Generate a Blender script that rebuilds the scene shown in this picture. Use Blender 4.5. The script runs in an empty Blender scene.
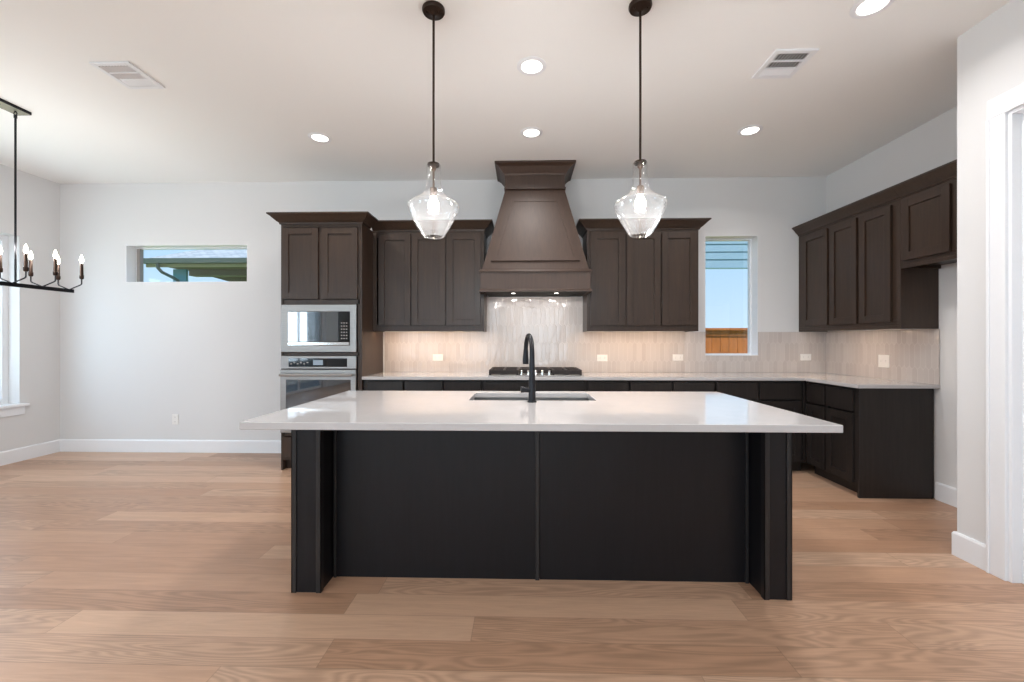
import bpy, bmesh, math, random
from mathutils import Vector, Matrix
random.seed(7)
PI = math.pi
S = bpy.context.scene
C = S.collection

# ------------------------------------------------------------------ camera
F_PX = 430.0
cam_d = bpy.data.cameras.new('camera')
cam_d.sensor_width = 36.0
cam_d.lens = 36.0 * F_PX / 1024.0
cam_d.shift_y = -1.0 / 1024.0
cam_d.clip_start = 0.05
cam = bpy.data.objects.new('camera', cam_d)
C.objects.link(cam)
cam.location = (0, 0, 1.27)
cam.rotation_euler = (PI / 2, 0, math.atan(0.0258))
S.camera = cam

# ------------------------------------------------------------------ exposure
S.view_settings.view_transform = 'Standard'
S.view_settings.look = 'None'
S.view_settings.exposure = 0.20
S.view_settings.gamma = 1.0
S.view_settings.use_curve_mapping = False

# ------------------------------------------------------------------ sky
w = bpy.data.worlds.new('sky')
S.world = w
w.use_nodes = True
nt = w.node_tree
nt.nodes.clear()
o_ = nt.nodes.new('ShaderNodeOutputWorld')
bg = nt.nodes.new('ShaderNodeBackground')
tc = nt.nodes.new('ShaderNodeTexCoord')
sp = nt.nodes.new('ShaderNodeSeparateXYZ')
cr = nt.nodes.new('ShaderNodeValToRGB')
cr.color_ramp.elements[0].position = 0.0
cr.color_ramp.elements[0].color = (0.66, 0.84, 0.99, 1)
cr.color_ramp.elements[1].position = 0.35
cr.color_ramp.elements[1].color = (0.30, 0.60, 0.93, 1)
nt.links.new(tc.outputs['Generated'], sp.inputs[0])
nt.links.new(sp.outputs['Z'], cr.inputs[0])
nt.links.new(cr.outputs[0], bg.inputs[0])
bg.inputs[1].default_value = 0.96
nt.links.new(bg.outputs[0], o_.inputs[0])

# ------------------------------------------------------------------ sun and daylight through the windows
def sun(energy, el, az, col):
    d = bpy.data.lights.new('sun', 'SUN')
    d.energy = energy; d.angle = math.radians(1.0); d.color = col
    o = bpy.data.objects.new('sun', d); C.objects.link(o)
    v = Vector((math.cos(el) * math.sin(az), math.cos(el) * math.cos(az), math.sin(el)))
    o.rotation_euler = v.to_track_quat('Z', 'Y').to_euler()
    return o
sun(4.6, math.radians(58), math.radians(160), (1.0, 0.95, 0.86))

def area(name, loc, direction, sx, sy, power, col=(1, 1, 1), parent=None, spread=PI, disk=False):
    d = bpy.data.lights.new(name, 'AREA')
    d.shape = 'DISK' if disk else 'RECTANGLE'
    d.size = sx
    if not disk:
        d.size_y = sy
    d.energy = power; d.color = col; d.spread = spread
    o = bpy.data.objects.new(name, d); C.objects.link(o)
    o.rotation_euler = Vector(direction).to_track_quat('-Z', 'Y').to_euler()
    if parent is not None:
        o.parent = parent
        o.location = Vector(loc) - Vector(parent['org'])
    else:
        o.location = loc
    return o
DAY = (0.74, 0.88, 1.0)
area('daylight_dining', (-5.50, 3.35, 1.48), (1, 0, 0), 1.7, 1.4, 28, DAY)
area('daylight_slider', (-5.50, -2.05, 1.86), (1, 0, 0), 1.1, 2.2, 90, DAY)
for _x in (-3.55, -1.5, 0.55):
    area('daylight_rear', (_x, -5.22, 1.52), (0, 1, 0), 1.65, 1.85, 42, DAY)  # fill lamps added at assumed, unseen rear windows
WARM = (1.0, 0.975, 0.955)
P_CAN, P_CAB, P_PEND, P_CHAN = 8.5, 2.6, 21.0, 3.5

# ------------------------------------------------------------------ mesh helpers
class MB:
    def __init__(s):
        s.bm = bmesh.new()
    def box(s, x0, x1, y0, y1, z0, z1):
        p = [(x0, y0, z0), (x1, y0, z0), (x1, y1, z0), (x0, y1, z0), (x0, y0, z1), (x1, y0, z1), (x1, y1, z1), (x0, y1, z1)]
        return s.hexa(p)
    def hexa(s, p):
        v = [s.bm.verts.new(q) for q in p]
        for f in ((0, 3, 2, 1), (4, 5, 6, 7), (0, 1, 5, 4), (1, 2, 6, 5), (2, 3, 7, 6), (3, 0, 4, 7)):
            s.bm.faces.new([v[i] for i in f])
        return s
    def frustum(s, b, t):
        # b / t: (x0,x1,y0,y1,z)
        return s.hexa([(b[0], b[2], b[4]), (b[1], b[2], b[4]), (b[1], b[3], b[4]), (b[0], b[3], b[4]),
                       (t[0], t[2], t[4]), (t[1], t[2], t[4]), (t[1], t[3], t[4]), (t[0], t[3], t[4])])
    def prism(s, pts, vec):
        a = [s.bm.verts.new(q) for q in pts]
        b = [s.bm.verts.new(Vector(q) + Vector(vec)) for q in pts]
        n = len(a)
        s.bm.faces.new(a); s.bm.faces.new(b[::-1])
        for i in range(n):
            j = (i + 1) % n
            s.bm.faces.new((a[j], a[i], b[i], b[j]))
        return s
    def tube(s, pts, rad, n=14, caps=True):
        pts = [Vector(p) for p in pts]
        if not isinstance(rad, (list, tuple)):
            rad = [rad] * len(pts)
        rings = []
        up = None
        for i, p in enumerate(pts):
            if i == 0: t = pts[1] - pts[0]
            elif i == len(pts) - 1: t = pts[-1] - pts[-2]
            else: t = (pts[i + 1] - pts[i]).normalized() + (pts[i] - pts[i - 1]).normalized()
            t.normalize()
            if up is None:
                up = t.orthogonal().normalized()
            up = (up - t * up.dot(t)).normalized()
            q = t.cross(up)
            rings.append([s.bm.verts.new(p + (up * math.cos(2 * PI * k / n) + q * math.sin(2 * PI * k / n)) * rad[i]) for k in range(n)])
        for a, b in zip(rings, rings[1:]):
            for k in range(n):
                s.bm.faces.new((a[k], a[(k + 1) % n], b[(k + 1) % n], b[k]))
        if caps:
            s.bm.faces.new(rings[0][::-1]); s.bm.faces.new(rings[-1])
        return s
    def lathe(s, cx, cy, prof, n=40, close=False):
        # prof: list of (r, z)
        rings = []
        for r, z in prof:
            if r < 1e-5:
                rings.append([s.bm.verts.new((cx, cy, z))])
            else:
                rings.append([s.bm.verts.new((cx + r * math.cos(2 * PI * k / n), cy + r * math.sin(2 * PI * k / n), z)) for k in range(n)])
        prs = list(zip(rings, rings[1:]))
        if close:
            prs.append((rings[-1], rings[0]))
        for a, b in prs:
            for k in range(n):
                k2 = (k + 1) % n
                if len(a) == 1 and len(b) == 1: continue
                if len(a) == 1: s.bm.faces.new((a[0], b[k2], b[k]))
                elif len(b) == 1: s.bm.faces.new((a[k], a[k2], b[0]))
                else: s.bm.faces.new((a[k], a[k2], b[k2], b[k]))
        return s
    def sweep(s, path, prof, closed_prof=True, caps=True):
        # path: list of (x,y) plan points (mitred); prof: list of (outward offset, z); outward = left of travel
        P = [Vector((p[0], p[1])) for p in path]
        nrm = []
        for a, b in zip(P, P[1:]):
            d = (b - a).normalized(); nrm.append(Vector((-d.y, d.x)))
        rings = []
        for i, p in enumerate(P):
            if i == 0: m = nrm[0]
            elif i == len(P) - 1: m = nrm[-1]
            else:
                m = nrm[i - 1] + nrm[i]
                m = m / m.dot(nrm[i])
            rings.append([s.bm.verts.new((p.x + m.x * o, p.y + m.y * o, z)) for o, z in prof])
        n = len(prof)
        for a, b in zip(rings, rings[1:]):
            for k in range(n if closed_prof else n - 1):
                s.bm.faces.new((a[k], a[(k + 1) % n], b[(k + 1) % n], b[k]))
        if caps and closed_prof:
            s.bm.faces.new(rings[0][::-1]); s.bm.faces.new(rings[-1])
        return s

def link_mesh(name, mb, mat, origin, smooth=False, bevel=0.0, angle=35):
    bm = mb.bm
    bmesh.ops.recalc_face_normals(bm, faces=bm.faces)
    bmesh.ops.translate(bm, verts=bm.verts, vec=-Vector(origin))
    if smooth:
        for f in bm.faces: f.smooth = True
        lim = math.radians(angle)
        for e in bm.edges:
            if len(e.link_faces) == 2 and e.calc_face_angle(0) > lim:
                e.smooth = False
    me = bpy.data.meshes.new(name)
    bm.to_mesh(me); bm.free()
    me.materials.append(mat)
    o = bpy.data.objects.new(name, me)
    C.objects.link(o)
    if bevel > 0:
        m = o.modifiers.new('bevel', 'BEVEL')
        m.width = bevel; m.segments = 2; m.limit_method = 'ANGLE'; m.angle_limit = math.radians(40)
        m.harden_normals = False
    return o

def thing(name, label, cat, loc, group=None):
    o = bpy.data.objects.new(name, None)
    C.objects.link(o)
    o.empty_display_size = 0.1
    o.location = loc
    o['org'] = list(loc)
    o['label'] = label; o['category'] = cat
    if group: o['group'] = group
    return o

def part(name, mb, mat, parent, label=None, **k):
    o = link_mesh(name, mb, mat, parent['org'], **k)
    o.parent = parent
    o['org'] = list(parent['org'])
    if label: o['label'] = label
    return o

def single(name, mb, mat, label=None, cat=None, group=None, kind=None, **k):
    vs = [v.co for v in mb.bm.verts]
    org = ((min(v.x for v in vs) + max(v.x for v in vs)) / 2, (min(v.y for v in vs) + max(v.y for v in vs)) / 2, min(v.z for v in vs))
    o = link_mesh(name, mb, mat, org, **k)
    o.location = org
    o['org'] = list(org)
    if label: o['label'] = label
    if cat: o['category'] = cat
    if group: o['group'] = group
    if kind: o['kind'] = kind
    return o

def struct(name, mb, mat, **k):
    return single(name, mb, mat, kind='structure', **k)

def copy_tree(o, parent=None):
    c = o.copy(); C.objects.link(c)
    if parent is not None:
        c.parent = parent
    for ch in list(o.children):
        copy_tree(ch, c)
    return c

def dup(root, loc, label, rz=0.0):
    c = copy_tree(root)
    c.location = loc
    c.rotation_euler = (0, 0, rz)
    c['label'] = label
    return c

# ------------------------------------------------------------------ materials
def lin(r, g, b):
    f = lambda c: (c / 255 / 12.92) if c / 255 <= 0.04045 else ((c / 255 + 0.055) / 1.055) ** 2.4
    return (f(r), f(g), f(b), 1)

class NT:
    def __init__(s, name):
        s.m = bpy.data.materials.new(name); s.m.use_nodes = True
        s.t = s.m.node_tree; s.t.nodes.clear()
        s.out = s.n('ShaderNodeOutputMaterial')
        s.b = s.n('ShaderNodeBsdfPrincipled')
        s.l(s.b.outputs[0], s.out.inputs[0])
    def n(s, t, **k):
        x = s.t.nodes.new(t)
        for a, v in k.items(): setattr(x, a, v)
        return x
    def l(s, a, b): s.t.links.new(a, b)
    def math(s, op, a, b=None, c=None, clamp=False):
        x = s.n('ShaderNodeMath', operation=op); x.use_clamp = clamp
        for i, v in enumerate((a, b, c)):
            if v is None: continue
            if isinstance(v, (int, float)): x.inputs[i].default_value = v
            else: s.l(v, x.inputs[i])
        return x.outputs[0]
    def ramp(s, fac, stops):
        r = s.n('ShaderNodeValToRGB')
        e = r.color_ramp.elements
        while len(e) < len(stops): e.new(0.5)
        for q, (p, c) in zip(e, stops):
            q.position = p; q.color = c
        s.l(fac, r.inputs[0]); return r.outputs[0]
    def coords(s, kind='Object', scale=(1, 1, 1), rot=(0, 0, 0), loc=(0, 0, 0)):
        tc = s.n('ShaderNodeTexCoord'); mp = s.n('ShaderNodeMapping')
        mp.inputs['Scale'].default_value = scale; mp.inputs['Rotation'].default_value = rot; mp.inputs['Location'].default_value = loc
        s.l(tc.outputs[kind], mp.inputs[0]); return mp.outputs[0]
    def noise(s, vec, scale=5, detail=4, rough=0.5, dist=0.0):
        x = s.n('ShaderNodeTexNoise')
        x.inputs['Scale'].default_value = scale; x.inputs['Detail'].default_value = detail
        x.inputs['Roughness'].default_value = rough; x.inputs['Distortion'].default_value = dist
        s.l(vec, x.inputs['Vector']); return x.outputs['Fac']
    def bump(s, h, strength=0.1, dist=0.01):
        x = s.n('ShaderNodeBump'); x.inputs['Strength'].default_value = strength; x.inputs['Distance'].default_value = dist
        s.l(h, x.inputs['Height']); s.l(x.outputs[0], s.b.inputs['Normal']); return x
    def mix(s, fac, a, b, blend='MIX'):
        x = s.n('ShaderNodeMix'); x.data_type = 'RGBA'; x.blend_type = blend
        for i, v in ((0, fac), (6, a), (7, b)):
            if isinstance(v, (int, float, tuple)): x.inputs[i].default_value = v
            else: s.l(v, x.inputs[i])
        return x.outputs[2]
    def set(s, **k):
        for a, v in k.items(): s.b.inputs[a.replace('_', ' ')].default_value = v
        return s

def plain(name, col, rough=0.5, metal=0.0, bump=0.0, bscale=60, var=0.04, **k):
    m = NT(name); v = m.coords('Object')
    n = m.noise(v, bscale, 3)
    lo = tuple(c * (1 - var) for c in col[:3]) + (1,); hi = tuple(min(1, c * (1 + var)) for c in col[:3]) + (1,)
    m.l(m.ramp(n, [(0.3, lo), (0.7, hi)]), m.b.inputs['Base Color'])
    m.set(Roughness=rough, Metallic=metal)
    if bump: m.bump(n, bump, 0.002)
    m.set(**k)
    return m.m

def wood_stain(name, col, rough=0.38, var=0.30, grain=(22, 22, 1.3), spec=0.5):
    m = NT(name)
    v = m.coords('Object', grain)
    n1 = m.noise(v, 2.2, 6, 0.62, 0.4)
    n2 = m.noise(m.coords('Object', (2.5, 2.5, 1.2)), 2.0, 3)
    f = m.math('ADD', m.math('MULTIPLY', n1, 0.7), m.math('MULTIPLY', n2, 0.3))
    lo = tuple(c * (1 - var) for c in col[:3]) + (1,); hi = tuple(c * (1 + var) for c in col[:3]) + (1,)
    m.l(m.ramp(f, [(0.32, lo), (0.68, hi)]), m.b.inputs['Base Color'])
    m.set(Roughness=rough, Specular_IOR_Level=spec)
    m.bump(n1, 0.08, 0.002)
    return m.m

M = {}
M['wall'] = plain('wall_paint', lin(220, 219, 219), 0.7, bump=0.06, bscale=180, var=0.006)
M['ceiling'] = plain('ceiling_paint', lin(244, 243, 241), 0.8, bump=0.06, bscale=160, var=0.006)
M['trim'] = plain('white_trim_paint', lin(236, 237, 240), 0.35, var=0.005)
M['plastic'] = plain('white_plastic', lin(235, 232, 228), 0.35, var=0.005)
M['plastic_grey'] = plain('socket_slot_grey', lin(150, 145, 142), 0.5)
M['upper'] = wood_stain('brown_stained_wood', lin(56, 42, 33), 0.36, spec=0.42)
M['hood'] = wood_stain('warm_brown_stained_wood', lin(66, 48, 38), 0.5, 0.2)
M['base'] = wood_stain('espresso_stained_wood', lin(38, 33, 31), 0.4, spec=0.35)  # base cabinets: darker tone than the wall cabinets
M['island'] = wood_stain('charcoal_stained_wood', lin(21, 20, 23), 0.40, 0.22, spec=0.3)
M['island_trim'] = wood_stain('charcoal_moulding_wood', lin(38, 36, 36), 0.36, 0.2, spec=0.4)
M['gap'] = plain('dark_cabinet_interior', lin(22, 19, 18), 0.8)
M['steel'] = NT('brushed_steel')
_m = M['steel']; _n = _m.noise(_m.coords('Object', (1, 1, 90)), 6, 3)
_m.l(_m.ramp(_n, [(0.3, lin(150, 148, 146)), (0.7, lin(168, 166, 164))]), _m.b.inputs['Base Color']); _m.set(Metallic=1.0, Roughness=0.42); _m.bump(_n, 0.03, 0.001)
M['steel'] = _m.m
M['chrome'] = plain('polished_steel', lin(215, 213, 210), 0.15, 1.0)
M['blackglass'] = plain('black_oven_glass', lin(14, 15, 18), 0.04, 0.0)
M['mirrorglass'] = plain('tinted_reflective_glass', lin(30, 32, 38), 0.03, 0.0, IOR=2.2)
M['black'] = plain('matte_black_metal', lin(34, 34, 38), 0.33, 0.6)
M['iron'] = plain('cast_iron', lin(46, 38, 36), 0.6, 0.2, bump=0.3)
M['bronze'] = plain('oil_rubbed_bronze', lin(52, 38, 30), 0.35, 0.7)
M['nickel'] = plain('aged_brass_plate', lin(178, 172, 150), 0.3, 0.9)
M['socket'] = plain('warm_nickel_socket', lin(120, 100, 88), 0.35, 0.8)
M['quartz'] = None
m = NT('white_quartz'); n = m.noise(m.coords('Object'), 9, 5, 0.6, 0.6)
m.l(m.ramp(n, [(0.35, lin(187, 184, 184)), (0.65, lin(190, 187, 187))]), m.b.inputs['Base Color']); m.set(Roughness=0.05, IOR=1.6); M['quartz'] = m.m

def emis(name, col, st):
    m = bpy.data.materials.new(name); m.use_nodes = True
    t = m.node_tree; t.nodes.clear()
    o = t.nodes.new('ShaderNodeOutputMaterial'); e = t.nodes.new('ShaderNodeEmission')
    e.inputs[0].default_value = col; e.inputs[1].default_value = st
    t.links.new(e.outputs[0], o.inputs[0]); return m
M['lens'] = emis('light_lens', (1, 0.95, 0.88, 1), 6.0)
M['bulb'] = emis('glowing_bulb', (1, 0.90, 0.76, 1), 14.0)
M['led'] = emis('led_strip', (1, 0.82, 0.62, 1), 3.0)
M['display'] = emis('oven_display', lin(165, 180, 195), 0.7)

def thin_glass(name, tint, edge=0.6, base=0.05):
    m = bpy.data.materials.new(name); m.use_nodes = True
    t = m.node_tree; t.nodes.clear()
    o = t.nodes.new('ShaderNodeOutputMaterial'); tr = t.nodes.new('ShaderNodeBsdfTransparent'); g = t.nodes.new('ShaderNodeBsdfGlossy')
    mx = t.nodes.new('ShaderNodeMixShader'); lw = t.nodes.new('ShaderNodeLayerWeight'); pw = t.nodes.new('ShaderNodeMath'); ad = t.nodes.new('ShaderNodeMath')
    tr.inputs[0].default_value = tint; g.inputs['Roughness'].default_value = 0.03; g.inputs[0].default_value = (1, 1, 1, 1)
    lw.inputs[0].default_value = 0.5
    pw.operation = 'POWER'; pw.inputs[1].default_value = 3.0
    ad.operation = 'MULTIPLY_ADD'; ad.inputs[1].default_value = edge; ad.inputs[2].default_value = base
    t.links.new(lw.outputs['Facing'], pw.inputs[0]); t.links.new(pw.outputs[0], ad.inputs[0])
    t.links.new(ad.outputs[0], mx.inputs[0]); t.links.new(tr.outputs[0], mx.inputs[1]); t.links.new(g.outputs[0], mx.inputs[2])
    t.links.new(mx.outputs[0], o.inputs[0]); return m
M['pane'] = thin_glass('window_glass', (0.97, 0.99, 1.0, 1), 0.5, 0.03)
M['shade'] = thin_glass('clear_pendant_glass', (0.95, 0.955, 0.96, 1), 0.75, 0.05)
_t = M['shade'].node_tree
_o = [n for n in _t.nodes if n.type == 'OUTPUT_MATERIAL'][0]
_s = _o.inputs[0].links[0].from_socket
_d = _t.nodes.new('ShaderNodeBsdfTranslucent'); _d.inputs[0].default_value = (1, 1, 1, 1)
_x = _t.nodes.new('ShaderNodeMixShader'); _x.inputs[0].default_value = 0.006
_t.links.new(_s, _x.inputs[1]); _t.links.new(_d.outputs[0], _x.inputs[2]); _t.links.new(_x.outputs[0], _o.inputs[0])

# wide plank oak floor: boards run along X, 163 mm wide
m = NT('oak_plank_floor')
tcn = m.n('ShaderNodeNewGeometry'); sx = m.n('ShaderNodeSeparateXYZ'); m.l(tcn.outputs['Position'], sx.inputs[0])
X, Y = sx.outputs[0], sx.outputs[1]
yy = m.math('DIVIDE', m.math('SUBTRACT', Y, 1.645 - 163), 0.163)
row = m.math('FLOOR', yy); fy = m.math('FRACT', yy)
wn = m.n('ShaderNodeTexWhiteNoise', noise_dimensions='1D'); m.l(row, wn.inputs['W'])
xx = m.math('DIVIDE', m.math('ADD', m.math('ADD', X, 50), m.math('MULTIPLY', wn.outputs['Value'], 5.0)), 1.85)
colm = m.math('FLOOR', xx); fx = m.math('FRACT', xx)
cid = m.n('ShaderNodeCombineXYZ'); m.l(row, cid.inputs[0]); m.l(colm, cid.inputs[1])
wn2 = m.n('ShaderNodeTexWhiteNoise', noise_dimensions='2D'); m.l(cid.outputs[0], wn2.inputs['Vector'])
pv = wn2.outputs['Value']
ofs = m.n('ShaderNodeCombineXYZ')
m.l(m.math('ADD', X, m.math('MULTIPLY', pv, 37.0)), ofs.inputs[0])
m.l(m.math('ADD', m.math('MULTIPLY', Y, 9.0), m.math('MULTIPLY', pv, 91.0)), ofs.inputs[1])
grain = m.noise(ofs.outputs[0], 2.6, 8, 0.6, 1.1)
rg = m.math('SINE', m.math('MULTIPLY', m.noise(ofs.outputs[0], 0.75, 2, 0.4, 0.5), 150.0))     # cathedral rings
rings = m.math('MULTIPLY_ADD', rg, 0.5, 0.5)
ringmask = m.math('GREATER_THAN', m.math('FRACT', m.math('MULTIPLY', pv, 7.31)), 0.50)
ofs2 = m.n('ShaderNodeCombineXYZ'); m.l(m.math('MULTIPLY', X, 1.4), ofs2.inputs[0]); m.l(m.math('MULTIPLY', Y, 70), ofs2.inputs[1])
fine = m.noise(ofs2.outputs[0], 3.0, 4, 0.6)
basec = m.ramp(pv, [(0.0, lin(171, 133, 107)), (0.35, lin(182, 145, 119)), (0.7, lin(189, 153, 127)), (1.0, lin(198, 165, 140))])
tone = m.math('ADD', m.math('MULTIPLY', m.math('SUBTRACT', grain, 0.5), 0.5), 1.0)
tone = m.math('ADD', tone, m.math('MULTIPLY', m.math('SUBTRACT', fine, 0.5), 0.35))
tone = m.math('SUBTRACT', tone, m.math('MULTIPLY', m.math('MULTIPLY', rings, ringmask), 0.22))
edge_y = m.math('MINIMUM', fy, m.math('SUBTRACT', 1.0, fy))
edge_x = m.math('MINIMUM', fx, m.math('SUBTRACT', 1.0, fx))
seam = m.math('MAXIMUM', m.math('LESS_THAN', edge_y, 0.010), m.math('LESS_THAN', edge_x, 0.0009))
tone = m.math('MULTIPLY', tone, m.math('SUBTRACT', 1.0, m.math('MULTIPLY', seam, 0.28)))
cmb = m.n('ShaderNodeVectorMath', operation='SCALE'); m.l(basec, cmb.inputs[0]); m.l(tone, cmb.inputs['Scale'])
kn = m.n('ShaderNodeTexVoronoi'); kn.inputs['Scale'].default_value = 1.0
kv = m.n('ShaderNodeCombineXYZ'); m.l(m.math('MULTIPLY', X, 0.9), kv.inputs[0]); m.l(m.math('MULTIPLY', Y, 1.7), kv.inputs[1]); m.l(kv.outputs[0], kn.inputs['Vector'])
knot = m.math('SUBTRACT', 1.0, m.math('MULTIPLY', kn.outputs['Distance'], 26.0), clamp=True)
colr = m.mix(m.math('MULTIPLY', knot, 0.6), cmb.outputs[0], lin(86, 60, 46))
m.l(colr, m.b.inputs['Base Color']); m.set(Roughness=0.36)
m.bump(m.math('SUBTRACT', m.math('MULTIPLY', fine, 0.3), seam), 0.12, 0.002)
M['floor'] = m.m

# elongated picket tile (pointed top and bottom), glossy handmade glaze. axis: 0 -> along X, 1 -> along Y
def picket(name, axis):
    m = NT(name)
    g = m.n('ShaderNodeNewGeometry'); s = m.n('ShaderNodeSeparateXYZ'); m.l(g.outputs['Position'], s.inputs[0])
    a = m.math('ADD', s.outputs[axis], 20.0); z = m.math('ADD', s.outputs[2], 5.0)
    W, L, h = 0.050, 0.17, 0.028
    P = 2 * (L + h); Hh = (L + 2 * h) / 2
    def lat(ox, oz):
        u = m.math('DIVIDE', m.math('ADD', a, ox), W); v = m.math('DIVIDE', m.math('ADD', z, oz), P)
        iu = m.math('ROUND', u); iv = m.math('ROUND', v)
        dx = m.math('MULTIPLY', m.math('ABSOLUTE', m.math('SUBTRACT', u, iu)), W)
        dz = m.math('MULTIPLY', m.math('ABSOLUTE', m.math('SUBTRACT', v, iv)), P)
        d1 = m.math('DIVIDE', dx, W / 2)
        e1 = m.math('MULTIPLY', m.math('SUBTRACT', 1.0, d1), W / 2)
        e2 = m.math('MULTIPLY', m.math('SUBTRACT', Hh, m.math('ADD', dz, m.math('MULTIPLY', dx, h / (W / 2)))), 0.7)
        return m.math('MINIMUM', e1, e2), iu, iv
    A = lat(0, 0); B = lat(W / 2, P / 2)
    e = m.math('MAXIMUM', A[0], B[0])
    sel = m.math('GREATER_THAN', B[0], A[0])
    ida = m.math('ADD', m.math('MULTIPLY', A[1], 1.37), m.math('MULTIPLY', A[2], 7.77))
    idb = m.math('ADD', m.math('ADD', m.math('MULTIPLY', B[1], 2.11), m.math('MULTIPLY', B[2], 5.31)), 0.5)
    idd = m.math('ADD', m.math('MULTIPLY', ida, m.math('SUBTRACT', 1.0, sel)), m.math('MULTIPLY', idb, sel))
    wn = m.n('ShaderNodeTexWhiteNoise', noise_dimensions='1D'); m.l(idd, wn.inputs['W'])
    tile = m.ramp(wn.outputs['Value'], [(0.0, lin(190, 180, 175)), (0.5, lin(195, 186, 181)), (1.0, lin(201, 192, 187))])
    grout = m.math('LESS_THAN', e, 0.0013)
    m.l(m.mix(grout, tile, lin(208, 200, 195)), m.b.inputs['Base Color'])
    m.l(m.math('ADD', 0.07, m.math('MULTIPLY', grout, 0.6)), m.b.inputs['Roughness'])
    n = m.noise(m.coords('Object', (1, 1, 0.6)), 14, 2, 0.5)
    slope = m.math('MULTIPLY', m.math('SUBTRACT', wn.outputs['Value'], 0.5), m.math('MULTIPLY', a, 0.0))
    edge = m.math('MINIMUM', m.math('DIVIDE', e, 0.005), 1.0)
    m.bump(m.math('ADD', m.math('MULTIPLY', n, 1.2), m.math('MULTIPLY', edge, 0.5)), 0.6, 0.004)
    return m.m
M['tile_back'] = picket('picket_tile_back', 0)
M['tile_right'] = picket('picket_tile_right', 1)

M['fence'] = wood_stain('cedar_fence_boards', lin(172, 98, 44), 0.8, 0.28, (9, 9, 1.2))
M['soffit'] = plain('olive_painted_eave', lin(96, 96, 74), 0.7)
M['fascia'] = plain('tan_fascia', lin(176, 172, 140), 0.7)
M['gutter'] = plain('dark_green_gutter', lin(72, 86, 78), 0.5)
M['column'] = plain('blue_painted_column', lin(92, 160, 186), 0.6)
M['siding'] = plain('pale_blue_siding', lin(132, 160, 180), 0.6)
m = NT('roof_shingles'); b = m.n('ShaderNodeTexBrick'); m.l(m.coords('Object', (1, 1, 1)), b.inputs['Vector'])
b.inputs['Color1'].default_value = lin(146, 154, 166); b.inputs['Color2'].default_value = lin(172, 178, 188); b.inputs['Mortar'].default_value = lin(116, 122, 132)
b.inputs['Scale'].default_value = 3.0; b.inputs['Mortar Size'].default_value = 0.02
m.l(b.outputs[0], m.b.inputs['Base Color']); m.set(Roughness=0.9); M['shingle'] = m.m
M['brick'] = plain('pale_exterior_wall', lin(190, 182, 170), 0.9)
m = NT('lawn_grass'); n = m.noise(m.coords('Object'), 3.0, 8, 0.7)
m.l(m.ramp(n, [(0.3, lin(92, 132, 46)), (0.7, lin(160, 190, 82))]), m.b.inputs['Base Color']); m.set(Roughness=1.0); m.bump(n, 0.4, 0.03); M['lawn'] = m.m
M['concrete'] = plain('patio_concrete', lin(176, 178, 180), 0.9, bump=0.1)
m = NT('tree_foliage'); n = m.noise(m.coords('Object'), 5.0, 8, 0.7)
m.l(m.ramp(n, [(0.3, lin(30, 74, 52)), (0.7, lin(96, 140, 96))]), m.b.inputs['Base Color']); m.set(Roughness=0.9); M['leaf'] = m.m
M['bark'] = plain('tree_bark', lin(92, 74, 58), 0.9, bump=0.5)

# ------------------------------------------------------------------ room shell
XL, XR, XP = -5.28, 3.30, 2.556
YB, YN, YR = 4.77, 2.60, -5.0
HC = 3.05
T = 0.20
def wall_plane(mb, fixed, side, a0, a1, z0, z1, holes, thick=T):
    """wall box along an axis with rectangular holes; fixed axis 'x' or 'y'"""
    xs = sorted({a0, a1} | {h[0] for h in holes} | {h[1] for h in holes})
    zs = sorted({z0, z1} | {h[2] for h in holes} | {h[3] for h in holes})
    for i in range(len(xs) - 1):
        for j in range(len(zs) - 1):
            cx, cz = (xs[i] + xs[i + 1]) / 2, (zs[j] + zs[j + 1]) / 2
            if any(h[0] < cx < h[1] and h[2] < cz < h[3] for h in holes): continue
            f0, f1 = sorted((side, side + thick))
            if fixed == 'y': mb.box(xs[i], xs[i + 1], f0, f1, zs[j], zs[j + 1])
            else: mb.box(f0, f1, xs[i], xs[i + 1], zs[j], zs[j + 1])
    bmesh.ops.remove_doubles(mb.bm, verts=mb.bm.verts, dist=1e-5)
    # drop the internal faces shared by neighbouring blocks
    seen = {}
    for f in mb.bm.faces:
        key = tuple(sorted(v.index for v in f.verts))
    mb.bm.verts.index_update()
    for f in mb.bm.faces:
        key = tuple(sorted(v.index for v in f.verts)); seen.setdefault(key, []).append(f)
    dead = [f for fs in seen.values() if len(fs) > 1 for f in fs]
    bmesh.ops.delete(mb.bm, geom=dead, context='FACES')
    return mb

KW = (1.995, 2.566, 1.10, 2.41)           # kitchen window opening  x0 x1 z0 z1
DW = (-4.509, -3.108, 1.925, 2.345)       # high window over the dining area
LW = (2.60, 4.375, 0.605, 2.36)            # left wall window y0 y1 z0 z1
SD = (-3.2, -0.9, 0.0, 2.44)              # patio slider
RW = [(-4.4, -2.7, 0.55, 2.5), (-2.35, -0.65, 0.55, 2.5), (-0.3, 1.4, 0.55, 2.5)]
DR = (1.52, 2.33, 0.0, 2.47)              # pantry doorway y0 y1 z0 z1

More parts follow.
